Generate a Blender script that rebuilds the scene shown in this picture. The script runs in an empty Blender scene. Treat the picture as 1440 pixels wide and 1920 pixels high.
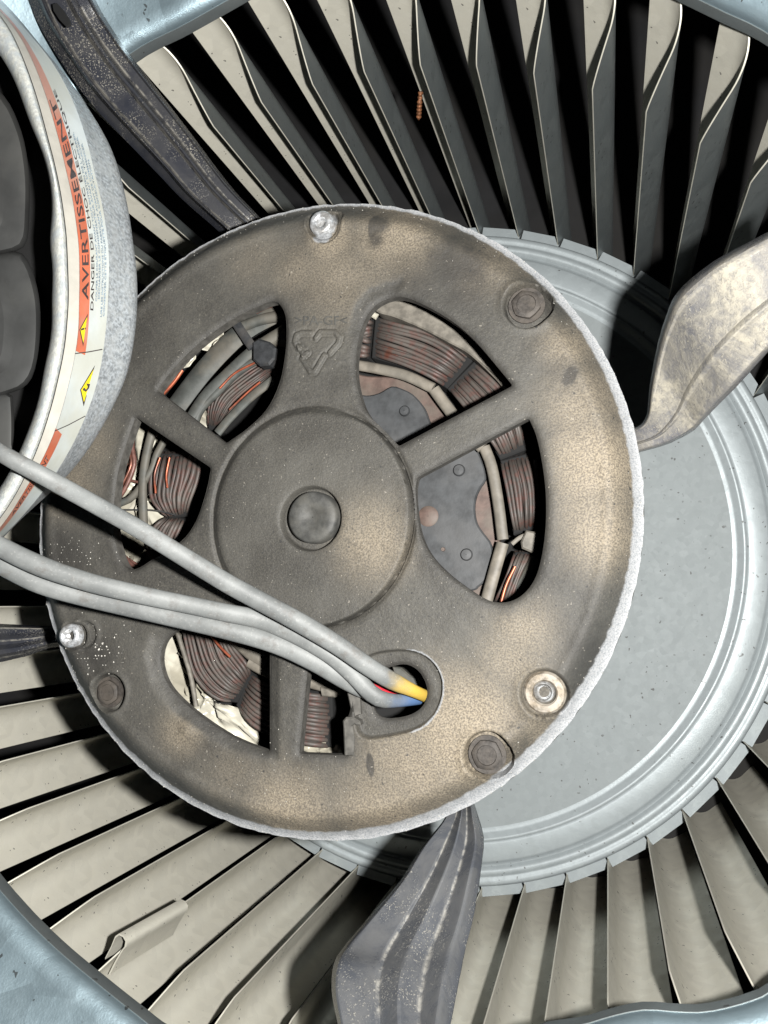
import bpy, bmesh, math, random
import numpy as np
from mathutils import Vector, Matrix, noise
from mathutils.geometry import delaunay_2d_cdt

random.seed(7); rng = np.random.default_rng(7)
SC = bpy.context.scene
COL = SC.collection

# ------------------------------------------------------------------ camera
# Wheel frame: X right, Y down, Z into the wheel (metres, measured from the lens);
# world: wheel axis = world Z, back plate centre at the origin.
F = 1500.0; CX, CY = 720.0, 960.0
_a = np.array([1140-CX, 1127-CY, F]); _a /= np.linalg.norm(_a)
_x = np.array([1.0, 0, 0]); _x -= _a*_x.dot(_a); _x /= np.linalg.norm(_x)
_y = np.cross(_a, _x)
R = np.stack([_x, _y, _a])
ZP = .3769                                   # depth of the back plate
AX = np.array([-.2041, -.06825])*ZP          # wheel axis
MX = AX + np.array([.0018, .0016])           # motor axis

def W(p):
    """wheel frame -> world"""
    p = np.asarray(p, float)
    return np.stack([p[..., 0]-AX[0], -(p[..., 1]-AX[1]), ZP-p[..., 2]], -1)

def ray(u, v):
    d = np.stack([np.asarray(u, float)-CX, np.asarray(v, float)-CY, np.full(np.shape(u), F)], -1) @ R.T
    return d/d[..., 2:3]

def P(u, v, Z):
    """point at depth Z seen along the sight line of the photograph's survey"""
    return ray(u, v)*np.asarray(Z, float)[..., None]

def PW(u, v, Z): return W(P(u, v, Z))

cam = bpy.data.cameras.new('camera'); co = bpy.data.objects.new('camera', cam); COL.objects.link(co)
cam.sensor_fit = 'VERTICAL'; cam.sensor_height = 24; cam.lens = 24*F/1920
cam.clip_start = .005; cam.clip_end = 20
cpos = W(np.zeros(3))
def dirw(c):                                  # camera vector (x right, y down, z fwd) -> world
    w = R @ np.array(c, float); return Vector((w[0], -w[1], -w[2]))
m3 = Matrix((dirw((1, 0, 0)), dirw((0, -1, 0)), dirw((0, 0, -1)))).transposed()
co.matrix_world = Matrix.Translation(Vector(cpos)) @ m3.to_4x4()
SC.camera = co

# ------------------------------------------------------------------ light: the phone's flash beside the lens
fl = bpy.data.lights.new('flash', 'POINT'); fo = bpy.data.objects.new('flash', fl); COL.objects.link(fo)
fl.energy = 4.1; fl.shadow_soft_size = .0035; fl.color = (1.0, .985, .955)
fl.use_nodes = True; _n = fl.node_tree.nodes; _f = _n.new('ShaderNodeLightFalloff'); _f.inputs['Strength'].default_value = 5.2
fl.node_tree.links.new(_f.outputs['Linear'], _n['Emission'].inputs['Strength'])
fo.location = Vector(cpos) + dirw((.028, -.001, 0))
wd = bpy.data.worlds.new('World'); SC.world = wd; wd.use_nodes = True
bg = wd.node_tree.nodes['Background']; bg.inputs[0].default_value = (.62, .78, 1, 1); bg.inputs[1].default_value = .008
SC.view_settings.view_transform = 'Standard'; SC.view_settings.look = 'None'
SC.view_settings.exposure = 0; SC.view_settings.gamma = 1
SC.cycles.max_bounces = 4; SC.cycles.diffuse_bounces = 0; SC.cycles.glossy_bounces = 2

# ------------------------------------------------------------------ materials
class NT:
    def __init__(s, name):
        s.m = bpy.data.materials.new(name); s.m.use_nodes = True
        s.t = s.m.node_tree; s.b = s.t.nodes['Principled BSDF']
        s.tc = s.t.nodes.new('ShaderNodeTexCoord')
    def link(s, a, b): s.t.links.new(a, b)
    def noise(s, scale, detail=3, rough=.55, vec=None, dist=0):
        n = s.t.nodes.new('ShaderNodeTexNoise'); n.inputs['Scale'].default_value = scale
        n.inputs['Detail'].default_value = detail; n.inputs['Roughness'].default_value = rough
        n.inputs['Distortion'].default_value = dist
        s.link(vec or s.tc.outputs['Object'], n.inputs['Vector']); return n.outputs['Fac']
    def mapped(s, scale, rot=(0, 0, 0)):
        n = s.t.nodes.new('ShaderNodeMapping'); n.inputs['Scale'].default_value = scale; n.inputs['Rotation'].default_value = rot
        s.link(s.tc.outputs['Object'], n.inputs['Vector']); return n.outputs['Vector']
    def ramp(s, fac, a, b, ca=0., cb=1.):
        n = s.t.nodes.new('ShaderNodeMapRange'); n.interpolation_type = 'SMOOTHSTEP'
        for k, v in zip(('From Min', 'From Max', 'To Min', 'To Max'), (a, b, ca, cb)): n.inputs[k].default_value = v
        s.link(fac, n.inputs['Value']); return n.outputs['Result']
    def math(s, op, a, b=0.):
        n = s.t.nodes.new('ShaderNodeMath'); n.operation = op
        for i, v in enumerate((a, b)):
            if isinstance(v, (int, float)): n.inputs[i].default_value = v
            else: s.link(v, n.inputs[i])
        return n.outputs[0]
    def mix(s, fac, a, b):
        n = s.t.nodes.new('ShaderNodeMix'); n.data_type = 'RGBA'
        if isinstance(fac, (int, float)): n.inputs[0].default_value = fac
        else: s.link(fac, n.inputs[0])
        for i, v in ((6, a), (7, b)):
            if isinstance(v, tuple): n.inputs[i].default_value = (*v, 1)
            else: s.link(v, n.inputs[i])
        return n.outputs[2]
    def attr(s, name):
        n = s.t.nodes.new('ShaderNodeAttribute'); n.attribute_name = name
        q = s.t.nodes.new('ShaderNodeSeparateColor'); s.link(n.outputs['Color'], q.inputs[0]); return q.outputs
    def out(s, col, rough=.6, metal=0., bump=None, bd=.0002, bs=1., spec=.5):
        if isinstance(col, tuple): s.b.inputs['Base Color'].default_value = (*col, 1)
        else: s.link(col, s.b.inputs['Base Color'])
        for k, v in (('Roughness', rough), ('Metallic', metal), ('Specular IOR Level', spec)):
            if isinstance(v, (int, float)): s.b.inputs[k].default_value = v
            else: s.link(v, s.b.inputs[k])
        if bump is not None:
            n = s.t.nodes.new('ShaderNodeBump'); n.inputs['Distance'].default_value = bd; n.inputs['Strength'].default_value = bs
            s.link(bump, n.inputs['Height']); s.link(n.outputs[0], s.b.inputs['Normal'])
        return s.m

def galv(name, base, dust=(.42, .39, .33), dusta=.35, metal=.55, rough=.42, spangle=260):
    t = NT(name)
    v = t.t.nodes.new('ShaderNodeTexVoronoi'); v.inputs['Scale'].default_value = spangle
    t.link(t.tc.outputs['Object'], v.inputs['Vector'])
    sp = t.t.nodes.new('ShaderNodeSeparateColor'); t.link(v.outputs['Color'], sp.inputs[0])
    c = t.mix(t.math('MULTIPLY', sp.outputs[0], .28), base, tuple(x*.72 for x in base))
    n1 = t.noise(110, 8, .68, dist=.3); d = t.ramp(n1, .30, .72, 0, dusta)
    c = t.mix(d, c, dust)
    c = t.mix(t.math('MULTIPLY', t.ramp(t.noise(520, 1), .715, .735), t.ramp(t.noise(60, 2), .45, .55, 0, .75)), c, (.07, .065, .06))
    fine = t.noise(1600, 3)
    r = t.math('ADD', t.ramp(n1, .2, .8, rough-.03, rough+.08), t.math('MULTIPLY', sp.outputs[1], .08))
    return t.out(c, r, metal, t.math('ADD', fine, t.math('MULTIPLY', t.noise(220, 2), 2.)), .00006, .6)

def plain(name, col, rough=.6, metal=0., var=.25, scale=400, dust=None, da=.5, bd=.00006, spec=.5):
    t = NT(name)
    c = t.mix(t.ramp(t.noise(scale, 4), .3, .7), tuple(x*(1-var) for x in col), tuple(min(1, x*(1+var)) for x in col))
    if dust: c = t.mix(t.ramp(t.noise(scale*.35, 5), .42, .62, 0, da), c, dust)
    return t.out(c, rough, metal, t.noise(scale*3, 3), bd, .7, spec)

M = {}
M['plate'] = galv('galvanised_plate', (.395, .44, .455), (.36, .395, .41), .15, .22, .38, 420)
M['blade'] = galv('galvanised_blade', (.90, .87, .75), (.80, .76, .63), .3, .40, .46)
M['disc'] = galv('galvanised_disc', (.30, .332, .338), (.28, .305, .31), .2, .06, .62, 420)
M['bare'] = galv('galvanised_bare_shaded', (.25, .28, .285), (.25, .265, .255), .4, .62, .40)  # bare metal, darkened in colour for grazing light on convex blade faces
M['housing'] = galv('galvanised_housing', (.46, .60, .67), (.42, .50, .53), .25, .8, .30, 90)
M['bracket'] = plain('dark', (.03, .03, .035), .5)

def paint_dusty(name, base, dust, amount, coarse=90, speck=2000, cover=.5, mottled=0.):
    """painted metal under settled dust: a soft uneven film and single grains gathered in drifts"""
    t = NT(name)
    film = t.math('MULTIPLY', t.math('MULTIPLY', t.ramp(t.noise(coarse, 10, .74, dist=.5), .33, .62), amount), t.math('SUBTRACT', 1., t.math('MULTIPLY', t.attr('zone')[1], .85)))
    if mottled: film = t.math('MULTIPLY', film, t.ramp(t.noise(coarse*9, 6, .75), .30, .58, 1-mottled, 1.))
    area = t.ramp(t.noise(coarse*.8, 4), .44, .60)
    gr = t.math('MULTIPLY', t.ramp(t.noise(speck, 2, .6), .66-.1*cover, .72-.1*cover), area)
    g2 = t.math('MULTIPLY', t.ramp(t.noise(speck*.45, 2, .6), .66, .70), area)
    Az = t.attr('zone')[0]
    film = t.math('MAXIMUM', film, t.math('MULTIPLY', t.math('MULTIPLY', Az, t.ramp(t.noise(300, 5, .7), .35, .6)), .75))
    f = t.math('MAXIMUM', t.math('MAXIMUM', film, t.math('MULTIPLY', gr, .7)), t.math('MULTIPLY', g2, .8))
    c = t.mix(f, t.mix(t.noise(260, 4), base, tuple(min(1, x*1.4) for x in base)), dust)
    return t.out(c, t.math('ADD', t.math('MULTIPLY', f, .4), .24), 0, t.math('ADD', f, t.math('MULTIPLY', t.noise(2500, 3), .3)), .00022, .8)
M['arm_dark'] = paint_dusty('dark_paint_dusty', (.024, .026, .034), (.36, .34, .29), .09, 70, 2200, 1.0)
M['arm_beige'] = paint_dusty('dark_paint_thick_dust', (.145, .146, .158), (.47, .435, .355), 1.0, 60, 1700, 1.0, .7)
M['arm_mid'] = paint_dusty('dark_paint_streaked', (.070, .076, .088), (.46, .44, .39), .16, 80, 2300, .7)

# motor end shield: soot-brown dust with beige drifts (partly painted gloss), bare white metal where the rim wore
t = NT('motor_shield'); A = t.attr('zone')
base = t.mix(t.ramp(t.noise(45, 6, .6), .3, .7), (.042, .040, .036), (.078, .075, .067))
base = t.mix(t.ramp(t.noise(2200, 3), .35, .7, 0, .22), base, (.19, .175, .14))
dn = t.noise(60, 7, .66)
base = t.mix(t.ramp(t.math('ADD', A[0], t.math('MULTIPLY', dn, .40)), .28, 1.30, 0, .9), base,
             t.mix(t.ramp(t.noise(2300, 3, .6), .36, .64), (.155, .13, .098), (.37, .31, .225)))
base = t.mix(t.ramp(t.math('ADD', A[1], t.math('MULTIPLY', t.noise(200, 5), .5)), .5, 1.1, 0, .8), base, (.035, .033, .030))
sp = t.ramp(t.noise(1300, 1), .745, .765)
base = t.mix(t.math('MULTIPLY', sp, .3), base, (.55, .50, .42))
base = t.mix(t.math('MULTIPLY', t.ramp(t.noise(700, 1), .74, .76), .8), base, (.03, .03, .03))
rw = t.ramp(t.math('ADD', A[2], t.math('MULTIPLY', t.math('SUBTRACT', t.noise(500, 6, .7), .5), .35)), .36, .56)
base = t.mix(rw, base, t.mix(t.ramp(t.noise(2600, 3, .7), .32, .60), (.22, .235, .25), (.40, .405, .41)))
M['shield'] = t.out(base, t.ramp(rw, 0, 1, .62, .5), 0,
    t.math('ADD', t.math('MULTIPLY', t.noise(900, 4, .6), 1.), t.math('MULTIPLY', t.noise(3200, 2), .5)), .00018, .9)
M['edge'] = plain('shield_edge', (.10, .095, .085), .7, 0, .3, 500)
M['cap'] = plain('dusty_cap', (.062, .062, .058), .6, 0, .3, 500, (.12, .115, .10), .5)
M['bolt'] = plain('dusty_bolt', (.055, .048, .042), .65, 0, .4, 700, (.10, .085, .07), .6, .0001)
M['bright'] = plain('worn_zinc', (.70, .72, .74), .3, .5, .35, 1200, (.25, .22, .18), .5, .0001)
M['ringworn'] = plain('dust_ring', (.24, .20, .15), .6, .1, .4, 900, (.5, .46, .4), .6, .00015)

# winding wire: dull brown enamel under dust, bare copper glints
t = NT('winding'); c = t.mix(t.ramp(t.noise(60, 3), .35, .7), (.065, .056, .050), (.115, .10, .088))
c = t.mix(t.ramp(t.noise(500, 3), .4, .75, 0, .7), c, (.12, .05, .04))
cu = t.ramp(t.noise(75, 2), .66, .74); c = t.mix(t.math('MULTIPLY', cu, .45), c, (.34, .11, .065))
M['coil'] = t.out(c, t.ramp(cu, 0, 1, .55, .3), t.math('MULTIPLY', cu, .5), t.noise(2000, 2), .00005, .6)
M['copper'] = plain('copper_wire', (.50, .14, .075), .35, .55, .3, 250, (.13, .07, .055), .9, .00001)
M['brownwire'] = plain('brown_wire', (.16, .075, .06), .45, .1, .3, 500)
M['rotor'] = plain('rotor_plate', (.052, .055, .058), .55, .1, .3, 250, (.10, .10, .10), .5)
M['rotor_brown'] = plain('rotor_copper', (.12, .080, .066), .6, 0, .3, 300, (.13, .11, .09), .7)
M['slot'] = plain('slot_insulator', (.19, .17, .14), .55, 0, .25, 300, (.14, .13, .11), .5)
M['film'] = plain('cream_film', (.62, .59, .49), .3, .1, .15, 200, (.30, .27, .20), .6)
M['sleeve'] = plain('grey_sleeve', (.075, .080, .074), .6, 0, .25, 250, (.2, .17, .13), .4)
M['tie'] = plain('cable_tie', (.035, .037, .04), .5, 0, .3, 400, (.11, .10, .09), .5)
M['tiegrey'] = plain('dusty_tie', (.17, .155, .13), .6, 0, .3, 400)
M['black'] = plain('dark_interior', (.012, .012, .012), .9, 0, .2, 50)
M['scroll'] = plain('scroll_shade', (.012, .012, .013), .9, 0, .3, 40, (.02, .018, .015), .5)  # near-black paints the unlit depth behind the blades; the sheet itself is galvanised
M['canmetal'] = plain('can_metal', (.40, .43, .45), .36, .3, .38, 1300, (.50, .52, .52), .55, .00012)
M['canrim'] = plain('can_rim', (.70, .71, .66), .35, .15, .18, 1200, (.50, .56, .60), .6, .0002)
M['canbeige'] = plain('can_lacquer', (.44, .42, .37), .5, 0, .08, 200)
M['labelwhite'] = plain('label_white', (.56, .61, .61), .35, 0, .08, 130, (.48, .47, .38), .6)
M['labelorange'] = plain('label_orange', (.56, .15, .08), .4, 0, .14, 150, (.50, .27, .20), .8)
M['labelyellow'] = plain('label_yellow', (.85, .68, .03), .4, 0, .06, 200)
M['ink'] = plain('label_ink', (.05, .04, .04), .5, 0, .3, 300)
M['inkblue'] = plain('label_small_ink', (.20, .28, .36), .5, 0, .3, 300)
M['rubber'] = plain('grey_rubber', (.055, .056, .055), .5, 0, .15, 120, (.085, .085, .08), .6)
M['rust'] = plain('rusty_thread', (.24, .10, .045), .5, .3, .5, 900)
M['crumb'] = plain('pale_crumbs', (.55, .53, .48), .7, 0, .3, 900)
M['crumbdark'] = plain('grey_fluff', (.3, .28, .24), .8, 0, .3, 900)

def wire_mat(name, col, start, full):
    """grey dust film that thins out towards the hole, where the insulation's own colour is clean"""
    t = NT(name); A = t.attr('along')
    g = t.mix(t.ramp(t.noise(90, 5), .3, .7), (.15, .157, .155), (.25, .26, .255))
    g = t.mix(t.ramp(t.noise(220, 6, .7), .52, .68, 0, .6), g, (.13, .12, .11)); g = t.mix(t.ramp(t.noise(1500, 3), .55, .75, 0, .3), g, (.42, .42, .40))
    f = t.ramp(t.math('ADD', A[0], t.math('MULTIPLY', t.math('SUBTRACT', t.noise(300, 3), .5), .03)), start, full)
    return t.out(t.mix(f, g, col), .55, 0, t.math('ADD', t.noise(900, 3), t.math('MULTIPLY', t.noise(150, 2), 2)), .00009, .6)

# ------------------------------------------------------------------ object helpers
def mesh(name, v, f, mat, smooth=True, ang=40):
    me = bpy.data.meshes.new(name); me.from_pydata([tuple(map(float, p)) for p in v], [], [tuple(map(int, q)) for q in f])
    me.materials.append(mat); me.update()
    if smooth:
        me.polygons.foreach_set('use_smooth', [True]*len(me.polygons)); me.set_sharp_from_angle(angle=math.radians(ang))
    return me
def add(name, me, parent=None, label=None):
    o = bpy.data.objects.new(name, me); COL.objects.link(o)
    if parent: o.parent = parent
    if label: o['label'] = label
    return o
def thing(name, label, cat, loc=(0, 0, 0), group=None):
    o = bpy.data.objects.new(name, None); COL.objects.link(o); o.empty_display_size = .01
    o['label'] = label; o['category'] = cat
    if group: o['group'] = group
    return o
def fixn(me):
    bm = bmesh.new(); bm.from_mesh(me); bmesh.ops.recalc_face_normals(bm, faces=bm.faces); bm.to_mesh(me); bm.free(); return me

def catmull(p, n, closed=False):
    p = np.asarray(p, float); k = len(p)
    if closed: q = np.vstack([p[-1], p, p[0], p[1]]); segs = k
    else: q = np.vstack([2*p[0]-p[1], p, 2*p[-1]-p[-2]]); segs = k-1
    L = np.concatenate([[0], np.cumsum([np.linalg.norm(q[i+2]-q[i+1]) for i in range(segs)])])
    out = []
    ts = np.linspace(0, L[-1], n+1)[:-1] if closed else np.linspace(0, L[-1], n)
    for s in ts:
        i = min(segs-1, max(0, np.searchsorted(L, s, 'right')-1)); t = (s-L[i])/max(1e-12, L[i+1]-L[i])
        a, b, c, d = q[i], q[i+1], q[i+2], q[i+3]
        out.append(.5*((2*b)+(-a+c)*t+(2*a-5*b+4*c-d)*t*t+(-a+3*b-3*c+d)*t**3))
    return np.array(out)
def lin(p, n):
    p = np.asarray(p, float); d = np.concatenate([[0], np.cumsum(np.linalg.norm(np.diff(p, axis=0), axis=1))])
    s = np.linspace(0, d[-1], n); return np.stack([np.interp(s, d, p[:, i]) for i in range(p.shape[1])], 1)

def catidx(p, n):
    p = np.asarray(p, float); k = len(p); q = np.vstack([2*p[0]-p[1], p, 2*p[-1]-p[-2]]); out = []
    for s in np.linspace(0, k-1, n):
        i = min(k-2, int(s)); t = s-i; a, b, c, d = q[i], q[i+1], q[i+2], q[i+3]
        out.append(.5*((2*b)+(-a+c)*t+(2*a-5*b+4*c-d)*t*t+(-a+3*b-3*c+d)*t**3))
    return np.array(out)

def tube_geo(pts, rad, sides=10, caps=True, flat=1.):
    pts = np.asarray(pts, float); n = len(pts); rad = np.broadcast_to(rad, (n,))
    T = np.gradient(pts, axis=0); T /= np.linalg.norm(T, axis=1)[:, None]
    up = np.array([0, 0, 1.]); N = up-T[0]*T[0].dot(up)
    if np.linalg.norm(N) < 1e-3: N = np.array([1, 0, 0.])-T[0]*T[0][0]
    N /= np.linalg.norm(N); v = []
    for i in range(n):
        N = N-T[i]*T[i].dot(N); N /= np.linalg.norm(N); B = np.cross(T[i], N)
        for j in range(sides):
            a = 2*math.pi*j/sides; v.append(pts[i]+rad[i]*(math.cos(a)*N*flat+math.sin(a)*B))
    f = [(i*sides+j, i*sides+(j+1) % sides, (i+1)*sides+(j+1) % sides, (i+1)*sides+j) for i in range(n-1) for j in range(sides)]
    if caps: f += [tuple(range(sides))[::-1], tuple((n-1)*sides+j for j in range(sides))]
    return v, f
def tube(name, uvzr, mat, parent=None, n=24, sides=10, flat=1., label=None):
    """uvzr: photo point, depth, radius in photo pixels"""
    q = catmull(uvzr, n); w = PW(q[:, 0], q[:, 1], q[:, 2]); r = q[:, 3]*q[:, 2]/F
    v, f = tube_geo(w, r, sides, True, flat); return add(name, mesh(name, v, f, mat, True, 60), parent, label)

def prism(name, uv, Z, th, mat, parent=None, closedn=None, dz=None, bev=.0004, label=None):
    """solid plate: outline at depth Z (scalar or per point), thickness th away from the lens, edge rounded by bev"""
    uv = np.asarray(uv, float)
    Zs = np.full(len(uv), Z) if np.isscalar(Z) else np.asarray(Z, float)
    q = np.c_[uv, Zs]
    if closedn: q = catmull(q, closedn, True)
    w = PW(q[:, 0], q[:, 1], q[:, 2]); n = len(w); c = w.mean(0)
    e = np.roll(w, -1, 0)-np.roll(w, 1, 0); nr = np.stack([e[:, 1], -e[:, 0], 0*e[:, 0]], 1); nr /= np.linalg.norm(nr, axis=1)[:, None]+1e-12
    if ((w-c)*nr).sum() < 0: nr = -nr
    top = w-nr*bev; mid = w+np.array([0, 0, -bev]); bot = w+np.array([0, 0, -th])
    v = np.vstack([top, mid, bot]); f = [tuple(range(n)), tuple(range(3*n-1, 2*n-1, -1))]
    for a in (0, 1):
        f += [(a*n+i, (a+1)*n+i, (a+1)*n+(i+1) % n, a*n+(i+1) % n) for i in range(n)]
    me = fixn(mesh(name, v, f, mat, True, 26)); return add(name, me, parent, label)

def lathe_geo(prof, cx, cy, n=96, a0=0, a1=2*math.pi):
    """prof: (r, Z) pairs in the wheel frame"""
    v = []; full = abs(a1-a0-2*math.pi) < 1e-6; m = n if full else n+1
    for r, z in prof:
        for j in range(m):
            a = a0+(a1-a0)*j/n; v.append(W(np.array([cx+r*math.cos(a), cy+r*math.sin(a), z])))
    f = []
    for i in range(len(prof)-1):
        for j in range(n):
            k = (j+1) % m; f.append((i*m+j, i*m+k, (i+1)*m+k, (i+1)*m+j))
    return v, f
def lathe(name, prof, mat, parent=None, cx=None, cy=None, n=96, ang=35, label=None):
    v, f = lathe_geo(prof, AX[0] if cx is None else cx, AX[1] if cy is None else cy, n)
    return add(name, mesh(name, v, f, mat, True, ang), parent, label)
def box_geo(c, ax, ay, az, hx, hy, hz):
    v = []
    for sx in (-1, 1):
        for sy in (-1, 1):
            for sz in (-1, 1): v.append(c+ax*hx*sx+ay*hy*sy+az*hz*sz)
    return v, [(0, 1, 3, 2), (4, 6, 7, 5), (0, 4, 5, 1), (2, 3, 7, 6), (0, 2, 6, 4), (1, 5, 7, 3)]

# ================================================================== THE FAN WHEEL
wheel = thing('centrifugal_fan', 'large round galvanised fan wheel with many curved blades behind the dusty motor', 'fan wheel')
prof = [(.1300, .3775), (.1316, .37745), (.1324, .3771), (.1342, .3757), (.1348, .3754), (.1354, .3756), (.1359, .3759), (.1364, .3756), (.1370, .3755),
        (.1440, .3757), (.1450, .3761), (.1458, .3773), (.1468, .3774), (.1476, .3762), (.1486, .3756), (.1500, .3756), (.1508, .3763), (.1515, .3765), (.1524, .3758), (.1540, .3757), (.1549, .3763),
        (.1555, .3775), (.1555, .3800), (.1300, .3790)]
lathe('plate_rim', prof, M['plate'], wheel, n=200, ang=60)
lathe('back_plate', [(.012, .3770), (.06, .3772), (.11, .3774), (.1301, .37749), (.1302, .3780), (.012, .3786)], M['disc'], wheel, n=160, ang=60)
PH0 = math.degrees(math.atan2(*((P(1219, 1577, ZP)[:2]-AX)[::-1])))
NB = 50; RI = .1560
# blade section: straight from the inner edge, then curled forward
sec = []; x = y = 0.; S = .0275; ns = 29; ds = S/ns
for i in range(ns+1):
    s = i*ds; th = math.radians(10 if s < .008 else max(-86, 10-96*(s-.008)/.0125))
    sec.append((x, y, th)); x += math.cos(th)*ds; y += math.sin(th)*ds
def zf(x): return .2466-.0300*min(1, max(0, x)/.0165)**.85
v = []; TH = .00022
zs = [0, .03, .5, .97, 1]
for side in (1, -1):
    for (a, b, th) in sec:
        nx, ny = -math.sin(th)*TH*side, math.cos(th)*TH*side
        for k in zs:
            z0 = .47; z1 = zf(a); z = z0+(z1-z0)*k
            v.append((RI+a+nx, -(b+ny), ZP-z))
m = len(zs); n = len(sec); f = []
for s in (0, 1):
    o = s*n*m
    for i in range(n-1):
        for k in range(m-1):
            q = (o+i*m+k, o+(i+1)*m+k, o+(i+1)*m+k+1, o+i*m+k+1); f.append(q if s else q[::-1])
o = n*m
for k in range(m-1): f.append((k, k+1, o+k+1, o+k)); f.append(((n-1)*m+k, o+(n-1)*m+k, o+(n-1)*m+k+1, (n-1)*m+k+1))
for i in range(n-1): f.append((i*m, o+i*m, o+(i+1)*m, (i+1)*m)); f.append((i*m+m-1, (i+1)*m+m-1, o+(i+1)*m+m-1, o+i*m+m-1))
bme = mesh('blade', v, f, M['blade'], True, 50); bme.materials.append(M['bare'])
for q_ in range((len(sec)-1)*(m-1)): bme.polygons[q_].material_index = 1  # convex side: less dusty metal with its grazing shade put into the colour
fixn(bme)
# rim tab between two blades
v = []
for a in (.0004, .0190): 
    for (r, z) in ((.1548, .3772), (.1600, .3778), (.1600, .3786), (.1548, .3780)):
        an = a/.1555; v.append((r*math.cos(an), r*math.sin(an), ZP-z+(.0015 if a < 0 and r > .157 else 0)))
tme = fixn(mesh('rim_tab', v, [(0, 1, 2, 3), (7, 6, 5, 4), (0, 4, 5, 1), (1, 5, 6, 2), (2, 6, 7, 3), (3, 7, 4, 0)], M['plate'], False))
for k in range(NB):
    ph = PH0+k*360/NB; j = rng.normal(0, .12)
    b = add('blade', bme, wheel); b.rotation_euler = (0, 0, -math.radians(ph+j))
    tb = add('rim_tab', tme, wheel); tb.rotation_euler = (0, 0, -math.radians(ph+.2))
lathe('end_ring', [(.1765, .2150), (.184, .2140), (.1925, .2150), (.1925, .2210), (.184, .2200), (.1765, .2210), (.1765, .2150)], M['blade'], wheel, n=160)

def cyl(u, v, r):
    """photo point -> wheel-frame point where the sight line meets the cylinder of radius r round the wheel axis"""
    d = ray(float(u), float(v)); a = d[0]**2+d[1]**2; b = -2*(d[0]*AX[0]+d[1]*AX[1]); c = AX@AX-r*r
    return d*((-b+math.sqrt(b*b-4*a*c))/(2*a))
# balance clip folded over one blade's inner edge
a, b = cyl(222, 1762, .1550), cyl(338, 1696, .1550)
wa, wb = W(a), W(b); ax = (wb-wa)/np.linalg.norm(wb-wa); rad = wa.copy(); rad[2] = 0; rad /= np.linalg.norm(rad); tg = np.cross(ax, rad)
if tg @ W(cyl(300, 1800, .155)) - tg @ wa < 0: tg = -tg
pr = []
for r_, t_ in ((.011, .0022), (.006, .0020), (.002, .0021), (.0003, .0024), (-.0012, .0018), (-.0017, .0003), (-.0012, -.0012), (.0004, -.0018), (.004, -.0014), (.008, -.0013)): pr.append((r_, t_))
v = []; L = np.linalg.norm(wb-wa); n = len(pr)
for s in (0, .1, .5, .9, 1):
    for k in (0, 1):
        for (r_, t_) in pr: v.append(wa+ax*L*s+rad*(r_+k*.0)+tg*(t_*(1+.22*k)+.0006)-rad*(.0005*k))
f = []
for i in range(4):
    o = i*2*n
    for j in range(n-1):
        f.append((o+j, o+j+1, o+2*n+j+1, o+2*n+j)); f.append((o+n+j, o+2*n+n+j, o+2*n+n+j+1, o+n+j+1))
for i in (0, 4):
    o = i*2*n
    for j in range(n-1): f.append((o+j, o+n+j, o+n+j+1, o+j+1))
add('balance_clip', fixn(mesh('balance_clip', v, f, M['blade'], True, 50)), wheel)
# ------------------------------------------------------------------ rusty screw tip between the blades
q = np.array([cyl(789, 172, .163), cyl(787, 190, .160), cyl(785, 224, .1575)]); w = W(lin(q, 34))
rr = np.array([.00085+.00022*math.sin(i*1.35) for i in range(34)]); rr[-3:] *= (.9, .7, .4)
v, f = tube_geo(w, rr, 12)
o = add('screw_tip', mesh('screw_tip', v, f, M['rust'], True, 60)); o['label'] = 'small rusty brown threaded screw tip among the upper blades'; o['category'] = 'screw'

# ================================================================== HOUSING
house = thing('blower_housing', 'bluish galvanised sheet metal blower housing around the wheel opening', 'housing')
ring = [(-20, 1608), (50, 1695), (120, 1765), (200, 1832), (280, 1895), (330, 1930), (560, 2060), (820, 2060), (960, 1950), (1018, 1917), (1092, 1905), (1150, 1888), (1208, 1877), (1270, 1881), (1324, 1880), (1397, 1862), (1450, 1835), (1600, 1720),
        (1790, 1400), (1850, 950), (1760, 450), (1600, 210), (1440, 88), (1350, 42), (1265, 0), (1150, -60), (1000, -120), (780, -140), (600, -75), (470, 0), (360, 62), (250, 122), (110, 250), (-60, 480), (-180, 800), (-200, 1150), (-130, 1430)]
q = catmull(ring, 260, True); pw = W(P(q[:, 0], q[:, 1], .2120))
o_ = pw[:, :2]/np.linalg.norm(pw[:, :2], axis=1)[:, None]
LIFT = .0042
pf = [(.0010, -.002), (.0004, -.0008), (.0002, 0), (.0008, .0016), (.0022, .0034), (.005, .0050), (.009, .0072), (.014, .0108), (.020, .0158), (.028, .0235), (.040, .0370), (.06, .0620), (.062, .0620), (.042, .0355), (.028, .0215), (.014, .0085), (.008, .0050), (.0010, -.002)]
v = []; n = len(q)
for (dr, dz) in pf:
    for i in range(n): v.append((pw[i, 0]+o_[i, 0]*dr, pw[i, 1]+o_[i, 1]*dr, pw[i, 2]+dz+LIFT))
f = [(i*n+j, i*n+(j+1) % n, (i+1)*n+(j+1) % n, (i+1)*n+j) for i in range(len(pf)-1) for j in range(n)]
add('inlet_ring', fixn(mesh('inlet_ring', v, f, M['housing'], True, 40)), house)
v = []
for (dr, dz) in ((.0002, -.0002), (0, .0002), (0, .0040), (.0012, .0042), (.0012, -.0002)):
    for i in range(n): v.append((pw[i, 0]+o_[i, 0]*dr, pw[i, 1]+o_[i, 1]*dr, pw[i, 2]+dz))
f = [(i*n+j, i*n+(j+1) % n, (i+1)*n+(j+1) % n, (i+1)*n+j) for i in range(4) for j in range(n)]
add('throat_band', fixn(mesh('throat_band', v, f, M['bare'], True, 40)), house)
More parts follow.
